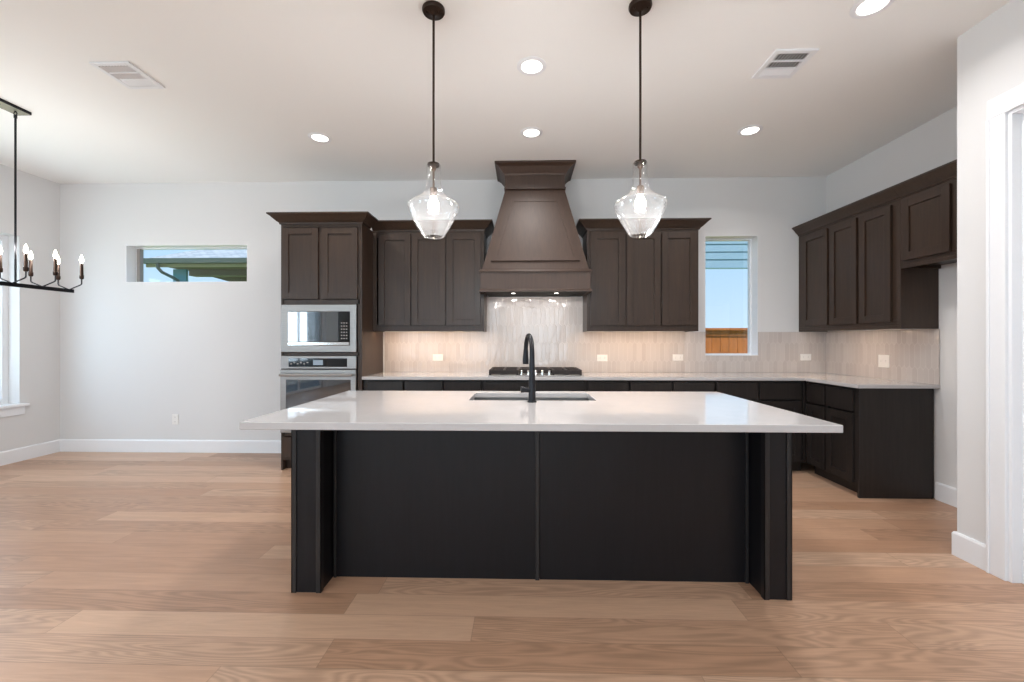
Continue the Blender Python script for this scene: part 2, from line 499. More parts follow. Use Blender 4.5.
struct('floor', MB().box(XL - T, XR + T, YR - T, YB + T, -0.12, 0.0), M['floor'])
struct('ceiling', MB().box(XL - T, XR + T, YR - T, YB + T, HC, HC + 0.15), M['ceiling'])
struct('wall_back', wall_plane(MB(), 'y', YB, XL - T, XR + T, 0, HC, [KW, DW]), M['wall'])
struct('wall_left', wall_plane(MB(), 'x', XL, YR, YB, 0, HC, [LW, SD], -T), M['wall'])
struct('wall_right', MB().box(XR, XR + T, YN - 0.12, YB, 0, HC), M['wall'])
struct('wall_right_return', MB().box(XP + 0.12, XR, YN - 0.12, YN, 0, HC), M['wall'])
struct('wall_right_near', wall_plane(MB(), 'x', XP, YR, YN, 0, HC, [DR], 0.12), M['wall'])
struct('wall_rear', wall_plane(MB(), 'y', YR, XL - T, XP + T, 0, HC, RW, -T), M['wall'])

def board(path, h=0.14, t=0.016):
    return MB().sweep(path, [(0, 0), (t, 0), (t, h - 0.012), (t - 0.006, h), (0, h)])
struct('baseboard_back', board([(-2.366, YB), (XL, YB)]), M['trim'])
struct('baseboard_left', board([(XL, YB), (XL, SD[1] + 0.1)]), M['trim'])
struct('baseboard_right', board([(XP, DR[1] + 0.095), (XP, YN), (XR, YN), (XR, 3.515)]), M['trim'])
struct('baseboard_near', board([(XP, YR), (XP, DR[0] - 0.095)]), M['trim'])
struct('baseboard_rear', board([(XL, YR), (XP, YR)]), M['trim'])

def window(idx, fixed, a0, a1, z0, z1, side, out, mull=(), fw=0.028, depth=0.13, tag=None):
    """window unit set back by depth in its opening. out = +1/-1 direction to the outside along the fixed axis"""
    def bx(mb, p0, p1, q0, q1, d0, d1):
        f0, f1 = sorted((side + out * d0, side + out * d1))
        if fixed == 'y': mb.box(p0, p1, f0, f1, q0, q1)
        else: mb.box(f0, f1, p0, p1, q0, q1)
    fr = MB()
    bx(fr, a0, a0 + fw, z0, z1, depth - 0.005, depth + 0.05); bx(fr, a1 - fw, a1, z0, z1, depth - 0.005, depth + 0.05)
    bx(fr, a0 + fw, a1 - fw, z0, z0 + fw, depth - 0.005, depth + 0.05); bx(fr, a0 + fw, a1 - fw, z1 - fw, z1, depth - 0.005, depth + 0.05)
    for q in mull:
        bx(fr, q - 0.025, q + 0.025, z0 + fw, z1 - fw, depth, depth + 0.04)
    w_ = struct('window_%d' % idx, fr, M['trim'])
    g = MB(); bx(g, a0 + fw, a1 - fw, z0 + fw, z1 - fw, depth + 0.018, depth + 0.024)
    part('pane', g, M['pane'], w_)
    return w_
window(1, 'y', KW[0], KW[1], KW[2], KW[3], YB, 1, fw=0.018)
w2 = window(2, 'y', DW[0], DW[1], DW[2], DW[3], YB, 1, fw=0.014)
part('window_sash', MB().box(DW[0] + 0.014, DW[0] + 0.05, YB + 0.12, YB + 0.17, DW[2] + 0.014, DW[3] - 0.014), M['plastic_grey'], w2, 'dark grey upright sash at the left end of the pane')  # dark grey strip along the left frame edge
w3 = window(3, 'x', LW[0], LW[1], LW[2], LW[3], XL, -1, mull=(3.49,), fw=0.05)
sill = MB().box(XL - 0.13, XL + 0.045, LW[0] - 0.06, LW[1] + 0.06, LW[2] - 0.03, LW[2] - 0.001)
part('window_sill', sill, M['trim'], w3, bevel=0.004)
part('window_apron', MB().box(XL, XL + 0.018, LW[0] - 0.03, LW[1] + 0.035, LW[2] - 0.115, LW[2] - 0.031), M['trim'], w3)
window(4, 'x', SD[0], SD[1], SD[2] + 0.001, SD[3], XL, -1, mull=(-2.05,), fw=0.06)
for i, r in enumerate(RW):
    window(5 + i, 'y', r[0], r[1], r[2], r[3], YR, -1, fw=0.05)

# pantry doorway: casing, jamb, closed door
cs = MB()
CW, CT = 0.09, 0.02
for y0, y1 in ((DR[1], DR[1] + CW), (DR[0] - CW, DR[0])):
    cs.box(XP - CT, XP, y0, y1, 0.0, DR[3] + 0.0)
    oy = y1 if y0 == DR[1] else y0
    cs.box(XP - CT - 0.006, XP - CT, *sorted((oy, oy - (0.016 if oy == y1 else -0.016))), 0.0, DR[3])
cs.box(XP - CT, XP, DR[0] - CW, DR[1] + CW, DR[3], DR[3] + 0.105)
struct('trim_1', cs, M['trim'], bevel=0.003)
jb = MB().box(XP - 0.004, XP + 0.124, DR[1] - 0.018, DR[1], 0, DR[3] - 0.018).box(XP - 0.004, XP + 0.124, DR[0], DR[0] + 0.018, 0, DR[3] - 0.018).box(XP - 0.004, XP + 0.124, DR[0], DR[1], DR[3] - 0.018, DR[3])
jb.box(XP + 0.045, XP + 0.075, DR[1] - 0.032, DR[1] - 0.018, 0, DR[3] - 0.018).box(XP + 0.045, XP + 0.075, DR[0] + 0.018, DR[0] + 0.032, 0, DR[3] - 0.018)
struct('trim_2', jb, M['trim'], bevel=0.002)
dr = MB().box(XP + 0.077, XP + 0.115, DR[0] + 0.02, DR[1] - 0.02, 0.008, DR[3] - 0.02)
d1 = struct('door_1', dr, M['trim'])
part('hinge', MB().box(XP + 0.070, XP + 0.0765, DR[1] - 0.030, DR[1] - 0.019, 0.03, 0.12), M['black'], d1, 'black hinge')

# ------------------------------------------------------------------ backsplash tile
bs = MB()
TZ = 0.916
tt = 0.010
for x0, x1, z0, z1 in ((-1.545, -0.404, TZ, 1.358), (-0.404, 0.657, TZ, 1.742), (0.657, KW[0] - 0.001, TZ, 1.358), (KW[0] - 0.001, KW[1] + 0.001, TZ, KW[2]), (KW[1] + 0.001, XR - 0.002, TZ, 1.358)):
    bs.box(x0, x1, YB - tt, YB, z0, z1)
struct('trim_3', bs, M['tile_back'])
struct('trim_4', MB().box(XR - tt, XR, 3.49, YB - tt - 0.001, TZ, 1.358), M['tile_right'])
lm = MB()
lm.box(DW[0], DW[0] + 0.004, YB - 0.0005, YB + 0.1195, DW[2], DW[3]).box(DW[1] - 0.004, DW[1], YB - 0.0005, YB + 0.1195, DW[2], DW[3])
lm.box(DW[0] + 0.004, DW[1] - 0.004, YB - 0.0005, YB + 0.1195, DW[2], DW[2] + 0.004).box(DW[0] + 0.004, DW[1] - 0.004, YB - 0.0005, YB + 0.1195, DW[3] - 0.004, DW[3])
struct('trim_6', lm, M['trim'])
struct('trim_7', MB().box(KW[1] - 0.004, KW[1], YB - 0.0005, YB + 0.1245, KW[2] + 0.0045, KW[3]).box(KW[0], KW[0] + 0.004, YB - 0.0005, YB + 0.1245, KW[2] + 0.0045, KW[3]).box(KW[0] + 0.004, KW[1] - 0.004, YB - 0.0005, YB + 0.1245, KW[3] - 0.004, KW[3]), M['trim'])
struct('trim_5', MB().box(KW[0] - 0.001, KW[1] + 0.001, YB - 0.012, YB + 0.129, KW[2], KW[2] + 0.004), M['trim'])

# ------------------------------------------------------------------ cabinet helpers
def door_mb(fixed, a0, a1, z0, z1, face, out, rail=0.062, th=0.02, rec=0.011, slab=False):
    """shaker door: four rails around a recessed panel. face = plane the door sits on, out = direction toward the room"""
    mb = MB()
    def bx(p0, p1, q0, q1, d0, d1):
        f0, f1 = sorted((face + out * d0, face + out * d1))
        if fixed == 'y': mb.box(p0, p1, f0, f1, q0, q1)
        else: mb.box(f0, f1, p0, p1, q0, q1)
    if slab:
        bx(a0, a1, z0, z1, 0.001, th); return mb
    bx(a0, a0 + rail, z0, z1, 0.001, th); bx(a1 - rail, a1, z0, z1, 0.001, th)
    bx(a0 + rail, a1 - rail, z0, z0 + rail, 0.001, th); bx(a0 + rail, a1 - rail, z1 - rail, z1, 0.001, th)
    bx(a0 + rail, a1 - rail, z0 + rail, z1 - rail, 0.001, th - rec)
    return mb

CROWN = [(0.0, 2.398), (0.010, 2.398), (0.014, 2.412), (0.030, 2.424), (0.052, 2.445), (0.074, 2.468), (0.084, 2.474), (0.092, 2.480), (0.092, 2.492), (0.0, 2.492)]

def open_box(mb, x0, x1, y0, y1, z0, z1):
    return mb.box(x0, x1, y0, y1, z0, z1)

# ---- oven tower
TX0, TX1, TY = -2.364, -1.565, 4.14
tw = thing('oven_cabinet', 'tall brown oven tower cabinet with crown, holding microwave and wall oven', 'cabinet', ((TX0 + TX1) / 2, 4.45, 0))
b = MB()
b.box(TX0, TX0 + 0.02, TY, YB - 0.001, 0.0, 2.40).box(TX1 - 0.02, TX1, TY, YB - 0.001, 0.0, 2.40)
b.box(TX0 + 0.02, TX1 - 0.02, YB - 0.012, YB - 0.001, 0.1, 2.40).box(TX0 + 0.02, TX1 - 0.02, TY, YB - 0.012, 2.37, 2.40)
b.box(TX0 + 0.02, TX1 - 0.02, TY, YB - 0.012, 1.615, 1.665).box(TX0 + 0.02, TX1 - 0.02, TY + 0.0, YB - 0.012, 1.118, 1.150).box(TX0 + 0.02, TX1 - 0.02, TY, YB - 0.012, 0.33, 0.36)
b.box(TX0 + 0.02, TX1 - 0.02, TY, YB - 0.012, 0.10, 0.13).box(TX0 + 0.02, TX1 - 0.02, TY + 0.06, TY + 0.075, 0.0, 0.10)
b.box(TX1 - 0.042, TX1 - 0.02, TY, TY + 0.02, 0.13, 2.37).box(TX0 + 0.02, TX0 + 0.035, TY, TY + 0.02, 0.13, 2.37).box(-1.99, -1.955, TY, TY + 0.02, 1.665, 2.37)
part('carcass', b, M['upper'], tw, bevel=0.0015)
part('door', door_mb('y', -2.343, -1.990, 1.668, 2.362, TY, -1), M['upper'], tw, bevel=0.0015)
part('door', door_mb('y', -1.955, -1.604, 1.668, 2.362, TY, -1), M['upper'], tw, bevel=0.0015)
part('drawer', door_mb('y', -2.343, -1.604, 0.135, 0.325, TY, -1, slab=True), M['upper'], tw, bevel=0.0015)
part('crown', MB().sweep([(TX1, 4.346), (TX1, TY), (TX0, TY), (TX0, YB - 0.001)][::-1], [(-o, z) for o, z in CROWN]), M['upper'], tw)

# ---- microwave
FY = TY - 0.002
mw = thing('microwave', 'stainless built-in microwave set in the tall cabinet above the oven', 'microwave', (-1.979, 4.4, 1.152))
x0, x1, z0, z1 = -2.350, -1.612, 1.154, 1.612
part('body', MB().box(-2.32, -1.63, FY + 0.002, 4.66, 1.160, 1.606), M['black'], mw)
tr = MB()
tr.box(x0, x0 + 0.072, FY - 0.024, FY, z0, z1).box(x1 - 0.062, x1, FY - 0.024, FY, z0, z1).box(x0 + 0.072, x1 - 0.062, FY - 0.024, FY, z0, z0 + 0.062).box(x0 + 0.072, x1 - 0.062, FY - 0.024, FY, z1 - 0.066, z1)
part('trim_frame', tr, M['steel'], mw, bevel=0.002)
part('door', MB().box(x0 + 0.074, -1.782, FY - 0.034, FY, z0 + 0.098, z1 - 0.068), M['mirrorglass'], mw, 'black reflective glass microwave door', bevel=0.002)
cp = part('control_panel', MB().box(-1.780, x1 - 0.064, FY - 0.034, FY, z0 + 0.098, z1 - 0.068), M['blackglass'], mw, 'black panel of small grey keys', bevel=0.002)
kb = MB()
for i in range(3):
    for j in range(6):
        kb.box(-1.756 + i * 0.024, -1.743 + i * 0.024, FY - 0.0355, FY - 0.034, z0 + 0.125 + j * 0.030, z0 + 0.136 + j * 0.030)
part('keypad', kb, M['plastic_grey'], cp)
part('handle', MB().box(x0 + 0.074, x1 - 0.064, FY - 0.036, FY, z0 + 0.064, z0 + 0.095), M['chrome'], mw, 'polished steel bar along the bottom of the door', bevel=0.003)

# ---- wall oven
ov = thing('wall_oven', 'stainless steel wall oven with dark glass door below the microwave', 'oven', (-1.979, 4.4, 0.362))
part('body', MB().box(-2.32, -1.63, FY + 0.002, 4.66, 0.370, 1.105), M['black'], ov)
cp = part('control_panel', MB().box(x0, x1, FY - 0.026, FY, 0.992, 1.115), M['steel'], ov, bevel=0.003)
part('fascia', MB().box(-2.272, -1.700, FY - 0.029, FY - 0.026, 1.010, 1.093), M['blackglass'], cp, 'black glass strip')
part('display', MB().box(-2.030, -1.935, FY - 0.031, FY - 0.029, 1.028, 1.076), M['display'], cp, 'small pale screen')
kb = MB()
for i in range(6):
    kb.box(-2.255 + i * 0.032, -2.238 + i * 0.032, FY - 0.030, FY - 0.029, 1.034 + 0.012 * (i % 2), 1.046 + 0.012 * (i % 2))
part('button', kb, M['plastic_grey'], cp, 'grey touch marks')
od = MB()
od.box(x0, x0 + 0.055, FY - 0.036, FY, 0.372, 0.982).box(x1 - 0.050, x1, FY - 0.036, FY, 0.372, 0.982).box(x0 + 0.055, x1 - 0.05, FY - 0.036, FY, 0.372, 0.46).box(x0 + 0.055, x1 - 0.05, FY - 0.036, FY, 0.885, 0.982)
odr = part('door', od, M['steel'], ov, bevel=0.002)
part('window', MB().box(x0 + 0.055, x1 - 0.050, FY - 0.033, FY, 0.46, 0.885), M['mirrorglass'], odr, 'dark reflective oven glass')
hb = MB().tube([(x0 + 0.02, FY - 0.085, 0.935), (x1 - 0.02, FY - 0.085, 0.935)], 0.013, 18)
hb.box(x0 + 0.035, x0 + 0.060, FY - 0.085, FY - 0.036, 0.925, 0.945).box(x1 - 0.060, x1 - 0.035, FY - 0.085, FY - 0.036, 0.925, 0.945)
part('handle', hb, M['steel'], odr, smooth=True)

# ---- wall cabinets on the back wall
def wall_cab(x0, x1, doors, label, ends, led=True):
    Y = 4.44
    t = thing('wall_cabinet', label, 'cabinet', ((x0 + x1) / 2, 4.6, 1.36), 'wall cabinets along the back wall')
    b = MB().box(x0, x0 + 0.018, Y, YB - 0.001, 1.36, 2.40).box(x1 - 0.018, x1, Y, YB - 0.001, 1.36, 2.40)
    b.box(x0 + 0.018, x1 - 0.018, Y, YB - 0.001, 1.385, 1.405).box(x0 + 0.018, x1 - 0.018, Y, YB - 0.001, 2.38, 2.40).box(x0 + 0.018, x1 - 0.018, YB - 0.012, YB - 0.001, 1.405, 2.38)
    b.box(x0 + 0.018, x1 - 0.018, Y, Y + 0.02, 1.36, 1.385).box(x0 + 0.018, x1 - 0.018, Y, Y + 0.02, 1.405, 1.43).box(x0 + 0.018, x1 - 0.018, Y, Y + 0.02, 2.34, 2.38)
    for a, c in zip(doors, doors[1:]):
        b.box(a[1] - 0.01, c[0] + 0.01, Y, Y + 0.02, 1.43, 2.34)
    if not ends[0]:
        b.box(x0, x0 + 0.16, Y, Y + 0.16, 2.401, 2.490)
    b.box(x0 + 0.018, x0 + 0.04, Y, Y + 0.02, 1.43, 2.34).box(x1 - 0.04, x1 - 0.018, Y, Y + 0.02, 1.43, 2.34)
    part('carcass', b, M['upper'], t, bevel=0.0015)
    for a, c in doors:
        part('door', door_mb('y', a, c, 1.420, 2.368, Y, -1), M['upper'], t, bevel=0.0015)
    pth = [(x1, Y), (x0, Y)]
    if ends[0]: pth = pth + [(x0, YB - 0.001)]
    if ends[1]: pth = [(x1, YB - 0.001)] + pth
    part('crown', MB().sweep(pth[::-1], [(-o, z) for o, z in CROWN]), M['upper'], t)
    l0, l1 = x0 + 0.025, x1 - 0.06
    part('light_strip', MB().box(l0, l1, 4.465, 4.485, 1.376, 1.3845), M['led'], t, 'warm glowing light strip')
    area('undercabinet', ((l0 + l1) / 2, 4.475, 1.374), (0, 0.3, -1), l1 - l0, 0.012, P_CAB * (1.2 if x0 < 0 else 1.0) * (l1 - l0), (1, 0.68, 0.42), t)
    return t
wall_cab(-1.5645, -0.404, [(-1.500, -1.166), (-1.152, -0.805), (-0.787, -0.438)], 'brown three-door wall cabinet between the oven tower and the range hood', (False, True))
wall_cab(0.657, 1.791, [(0.694, 1.040), (1.062, 1.400), (1.418, 1.762)], 'brown three-door wall cabinet between the range hood and the tall window', (True, True))

# ---- wall cabinets on the right wall
def wall_cab_r(name, y0, y1, zb, doors, label, crown, X=3.003, led=False, ztop=2.40):
    t = thing(name, label, 'cabinet', (3.12, (y0 + y1) / 2, zb))
    b = MB().box(X, XR - 0.001, y0, y0 + 0.018, zb, ztop).box(X, XR - 0.001, y1 - 0.018, y1, zb, ztop)
    b.box(X, XR - 0.001, y0 + 0.018, y1 - 0.018, zb + 0.025, zb + 0.045).box(X, XR - 0.001, y0 + 0.018, y1 - 0.018, 2.38, ztop).box(XR - 0.012, XR - 0.001, y0 + 0.018, y1 - 0.018, zb + 0.045, 2.38)
    b.box(X, X + 0.02, y0 + 0.018, y1 - 0.018, zb, zb + 0.025).box(X, X + 0.02, y0 + 0.018, y1 - 0.018, zb + 0.045, zb + 0.07).box(X, X + 0.02, y0 + 0.018, y1 - 0.018, 2.34, 2.38)
    for a, c in zip(doors, doors[1:]):
        b.box(X, X + 0.02, c[1] - 0.01, a[0] + 0.01, zb + 0.07, 2.34)
    b.box(X, X + 0.02, y0 + 0.018, doors[-1][0] + 0.01, zb + 0.07, 2.34).box(X, X + 0.02, doors[0][1] - 0.01, y1 - 0.018, zb + 0.07, 2.34)
    part('carcass', b, M['upper'], t, bevel=0.0015)
    for a, c in doors:
        part('door', door_mb('x', a, c, zb + 0.058, 2.368, X, -1), M['upper'], t, bevel=0.0015)
    part('crown', MB().sweep(crown[::-1], [(-o * 0.8, z) for o, z in CROWN]), M['upper'], t)
    if led:
        part('light_strip', MB().box(X + 0.025, X + 0.045, y0 + 0.06, y1 - 0.06, zb + 0.016, zb + 0.0245), M['led'], t, 'warm glowing light strip')
        area('undercabinet', (X + 0.035, (y0 + y1) / 2, zb + 0.014), (0.3, 0, -1), 0.012, y1 - y0 - 0.12, P_CAB * (y1 - y0) * 0.8, (1, 0.68, 0.42), t)
    return t
wall_cab_r('wall_cabinet', 3.500, 4.765, 1.36, [(4.305, 4.680), (3.935, 4.270), (3.575, 3.900)], 'brown three-door wall cabinet on the right wall beside the corner', [(3.003, 3.500), (3.003, 4.765)], led=True)
wall_cab_r('wall_cabinet', 2.605, 3.498, 1.835, [(3.090, 3.470), (2.640, 3.050)], 'short brown cabinet over the fridge space on the right wall', [(3.003, 2.605), (3.003, 3.498)])

# ---- base cabinets
ZB0, ZB1 = 0.10, 0.884
def base_back(x0, x1, fronts, label, drawers=True):
    Y = 4.17
    t = thing('base_cabinet', label, 'cabinet', ((x0 + x1) / 2, 4.45, 0), 'base cabinets under the back worktop')
    b = MB().box(x0, x1, Y + 0.02, YB - 0.002, ZB0, ZB1).box(x0, x1, Y + 0.075, YB - 0.002, 0, ZB0)
    b.box(x0, x0 + 0.03, Y, Y + 0.02, ZB0, ZB1).box(x1 - 0.03, x1, Y, Y + 0.02, ZB0, ZB1).box(x0 + 0.03, x1 - 0.03, Y, Y + 0.02, 0.868, ZB1).box(x0 + 0.03, x1 - 0.03, Y, Y + 0.02, ZB0, 0.13)
    part('carcass', b, M['base'], t, bevel=0.001)
    for a, c in fronts:
        part('drawer', door_mb('y', a, c, 0.705, 0.864, Y, -1, slab=True), M['base'], t, bevel=0.0015)
        part('door', door_mb('y', a, c, 0.115, 0.690, Y, -1), M['base'], t, bevel=0.0015)
    return t
base_back(-1.560, -0.398, [(-1.520, -1.170), (-1.150, -0.785), (-0.765, -0.410)], 'dark three-front base cabinet between the oven tower and the cooktop')
base_back(-0.396, 0.606, [(-0.375, 0.590)], 'dark wide base cabinet under the gas cooktop')
base_back(0.608, 1.429, [(0.625, 1.010), (1.030, 1.420)], 'dark double base cabinet just right of the cooktop')
base_back(1.431, 2.238, [(1.440, 1.825), (1.845, 2.228)], 'dark double base cabinet under the tall kitchen window')
base_back(2.240, 2.698, [(2.252, 2.640)], 'dark single base cabinet in the back right corner')
t = thing('base_cabinet', 'dark base cabinet on the right wall with plain side panel facing the fridge space', 'cabinet', (3.0, 3.9, 0))
XB = 2.70
b = MB().box(XB + 0.02, XR - 0.002, 3.54, 4.168, ZB0, ZB1).box(XB + 0.075, XR - 0.002, 3.54, 4.168, 0, ZB0)
b.box(XB, XB + 0.02, 3.54, 3.575, ZB0, ZB1).box(XB, XB + 0.02, 3.885, 3.905, ZB0, ZB1).box(XB, XB + 0.02, 3.575, 4.168, 0.868, ZB1).box(XB, XB + 0.02, 3.575, 4.168, ZB0, 0.12)
part('carcass', b, M['base'], t, bevel=0.001)
part('side_panel', MB().box(XB - 0.005, XR - 0.03, 3.52, 3.54, 0.0, ZB1), M['base'], t, bevel=0.0015)
for a, c in ((3.905, 4.14), (3.575, 3.880)):
    part('drawer', door_mb('x', a, c, 0.690, 0.862, XB, -1, slab=True), M['base'], t, bevel=0.0015)
    part('door', door_mb('x', a, c, 0.110, 0.672, XB, -1), M['base'], t, bevel=0.0015)

# ---- worktop (L shaped)
wt = MB().prism([(-1.562, 4.125, 0.885), (2.655, 4.125, 0.885), (2.655, 3.485, 0.885), (3.298, 3.485, 0.885), (3.298, 4.768, 0.885), (-1.562, 4.768, 0.885)], (0, 0, 0.030))
single('worktop', wt, M['quartz'], 'white L-shaped stone worktop running along the back and right walls', 'countertop', bevel=0.003)

# ------------------------------------------------------------------ range hood
hd = thing('range_hood', 'brown wooden tapered range hood with crown at the ceiling over the cooktop', 'range hood', (0.12, 4.5, 1.74))
hx = 0.120
ap = MB()
ax, ay = 0.538, 4.205
ap.box(hx - ax, hx + ax, ay, ay + 0.02, 1.752, 1.935).box(hx - ax, hx - ax + 0.02, ay + 0.02, YB - 0.001, 1.752, 1.935).box(hx + ax - 0.02, hx + ax, ay + 0.02, YB - 0.001, 1.752, 1.935).box(hx - ax + 0.02, hx + ax - 0.02, ay + 0.02, YB - 0.001, 1.905, 1.935)
part('apron', ap, M['hood'], hd, bevel=0.0015)
rect = lambda e, y: [(hx - e, YB - 0.001), (hx - e, y), (hx + e, y), (hx + e, YB - 0.001)]
part('moulding', MB().sweep(rect(ax, ay), [(0, 1.935), (-0.012, 1.935), (-0.014, 1.943), (-0.006, 1.955), (0, 1.96)]), M['hood'], hd)
part('moulding', MB().sweep(rect(ax, ay), [(0, 1.742), (-0.016, 1.742), (-0.016, 1.757), (-0.008, 1.766), (0, 1.77)]), M['hood'], hd)
bodyb = (hx - 0.530, hx + 0.530, 4.215, YB - 0.001, 1.935); bodyt = (hx - 0.300, hx + 0.300, 4.385, YB - 0.001, 2.805)
part('body', MB().frustum(bodyb, bodyt), M['hood'], hd)
# raised frame on the slanted front, leaving a sunk trapezoid panel
def hp(u, z, off):
    k = (z - 1.935) / (2.805 - 1.935)
    e = 0.530 + (0.300 - 0.530) * k
    y = 4.215 + (4.385 - 4.215) * k
    n = Vector((0, -0.87, 0.17)).normalized()
    return Vector((hx + u * e, y, z)) + n * off
def slab_poly(mb, pts, th):
    a = [hp(u, z, 0.0) for u, z in pts]; n = Vector((0, -0.87, 0.17)).normalized() * th
    mb.prism(a, n)
zt, zb_, uo_t, uo_b = 2.70, 2.045, 0.76, 0.865
fr = MB()
it_, ib_, izt, izb = 0.64, 0.775, 2.665, 2.085
slab_poly(fr, [(-uo_b, zb_), (uo_b, zb_), (ib_, izb), (-ib_, izb)], 0.020)
slab_poly(fr, [(-it_, izt), (it_, izt), (uo_t, zt), (-uo_t, zt)], 0.020)
slab_poly(fr, [(-uo_b, zb_), (-ib_, izb), (-it_, izt), (-uo_t, zt)], 0.020)
slab_poly(fr, [(ib_, izb), (uo_b, zb_), (uo_t, zt), (it_, izt)], 0.020)
part('panel_frame', fr, M['hood'], hd)
fp = MB(); slab_poly(fp, [(-ib_, izb), (ib_, izb), (it_, izt), (-it_, izt)], 0.014)
part('front_panel', fp, M['hood'], hd)
part('neck', MB().box(hx - 0.303, hx + 0.303, 4.362, YB - 0.001, 2.805, 2.96).box(hx - 0.312, hx + 0.312, 4.352, YB - 0.001, 2.800, 2.816), M['hood'], hd, bevel=0.002)
HCR = [(0.0, 2.940), (0.006, 2.940), (0.012, 2.955), (0.030, 2.975), (0.060, 3.010), (0.084, 3.026), (0.100, 3.030), (0.100, 3.049), (0.0, 3.049)]
part('crown', MB().sweep(rect(0.303, 4.362), [(-o, z) for o, z in HCR]), M['hood'], hd)
ins = MB().box(hx - 0.500, hx + 0.515, 4.25, 4.756, 1.748, 1.904)
ins_o = part('fan_insert', ins, M['gap'], hd, 'dark metal fan insert')
for s_ in (-0.22, 0.22):
    part('lamp', MB().lathe(hx + s_, 4.40, [(0, 1.746), (0.02, 1.746), (0.02, 1.7478), (0, 1.7478)], 20), M['lens'], ins_o)
    area('hood_lamp', (hx + s_, 4.40, 1.742), (0, 0.25, -1), 0.06, 0.06, 1.6, (1, 0.93, 0.85), hd, disk=True)

# ------------------------------------------------------------------ gas cooktop
ct = thing('gas_cooktop', 'gas cooktop with black grates and steel knobs below the range hood', 'cooktop', (0.12, 4.44, 0.915))
part('tray', MB().box(-0.345, 0.585, 4.185, 4.70, 0.915, 0.925), M['steel'], ct, bevel=0.003)
def grate(x0, x1, y0, y1, cut=None):
    g = MB(); z0, z1 = 0.958, 0.976; r = 0.011
    g.box(x0, x1, y0, y0 + r * 2, z0, z1).box(x0, x1, y1 - r * 2, y1, z0, z1).box(x0, x0 + r * 2, y0 + 2 * r, y1 - 2 * r, z0, z1).box(x1 - r * 2, x1, y0 + 2 * r, y1 - 2 * r, z0, z1)
    ym = (y0 + y1) / 2; xm = (x0 + x1) / 2
    g.box(x0 + 2 * r, x1 - 2 * r, ym - r, ym + r, z0, z1).box(xm - r, xm + r, y0 + 2 * r, ym - r, z0, z1).box(xm - r, xm + r, ym + r, y1 - 2 * r, z0, z1)
    for q in (0.25, 0.75):
        yq = y0 + (y1 - y0) * q
        g.box(x0 + 2 * r, x0 + 0.35 * (x1 - x0), yq - 0.006, yq + 0.006, z0, z1).box(x0 + 0.65 * (x1 - x0), x1 - 2 * r, yq - 0.006, yq + 0.006, z0, z1)
    for fx in (x0, x1 - 2 * r):
        for fy in (y0, ym - r, y1 - 2 * r):
            g.box(fx, fx + 2 * r, fy, fy + 2 * r, 0.9255, z0)
    # cast skirt
    g.box(x0 + 0.002, x1 - 0.002, y0 + 0.004, y0 + 0.016, 0.934, z0).box(x0 + 0.002, x1 - 0.002, y1 - 0.016, y1 - 0.004, 0.934, z0)
    return g
part('grate', grate(-0.335, -0.045, 4.215, 4.69), M['iron'], ct, bevel=0.003)
part('grate', grate(-0.040, 0.280, 4.36, 4.69), M['iron'], ct, bevel=0.003)
part('grate', grate(0.285, 0.575, 4.215, 4.69), M['iron'], ct, bevel=0.003)
for bx_, by_, br in ((-0.19, 4.33, 0.045), (-0.19, 4.57, 0.035), (0.12, 4.53, 0.06), (0.43, 4.33, 0.035), (0.43, 4.57, 0.045)):
    part('burner', MB().lathe(bx_, by_, [(0, 0.950), (br * 0.8, 0.950), (br * 0.85, 0.942), (br, 0.940), (br, 0.9255), (0, 0.9255)], 24), M['iron'], ct, smooth=True)
for i in range(5):
    kx = -0.015 + i * 0.069
    part('knob', MB().lathe(kx, 4.245, [(0, 0.972), (0.013, 0.971), (0.016, 0.965), (0.017, 0.938), (0.022, 0.934), (0.023, 0.9255), (0, 0.9255)], 20), M['chrome'], ct, smooth=True)

# ------------------------------------------------------------------ kitchen island
IX0, IX1, IYF, IYP, IYB = -1.165, 1.312, 2.130, 2.283, 2.93
il = thing('kitchen_island', 'charcoal wooden kitchen island base with square corner posts', 'kitchen island', (0.07, 2.55, 0))
TOPZ = 0.8825
b = MB()
b.box(IX0 + 0.004, IX1 - 0.004, IYP + 0.012, 2.46, 0, TOPZ).box(IX0 + 0.004, -0.40, 2.46, IYB, 0, TOPZ).box(0.50, IX1 - 0.004, 2.46, IYB, 0, TOPZ)
b.box(-0.40, 0.50, 2.46, IYB, 0, 0.60).box(-0.40, 0.50, 2.915, IYB, 0.60, TOPZ)
part('carcass', b, M['island'], il)
LXL, LXR = IX0 + 0.152, IX1 - 0.135
bx0, bx1 = LXL + 0.0, LXR
part('back_panel', MB().box(bx0, 0.068, IYP, IYP + 0.012, 0, TOPZ).box(0.088, bx1, IYP, IYP + 0.012, 0, TOPZ), M['island'], il, bevel=0.001)
part('batten', MB().box(0.064, 0.086, IYP - 0.010, IYP - 0.0002, 0.0, TOPZ), M['island_trim'], il, bevel=0.002)
part('batten', MB().box(bx0, bx0 + 0.014, IYP - 0.012, IYP - 0.0002, 0.0, TOPZ), M['island_trim'], il, bevel=0.002)
part('batten', MB().box(bx1 - 0.016, bx1, IYP - 0.012, IYP - 0.0002, 0.0, TOPZ), M['island_trim'], il, bevel=0.002)
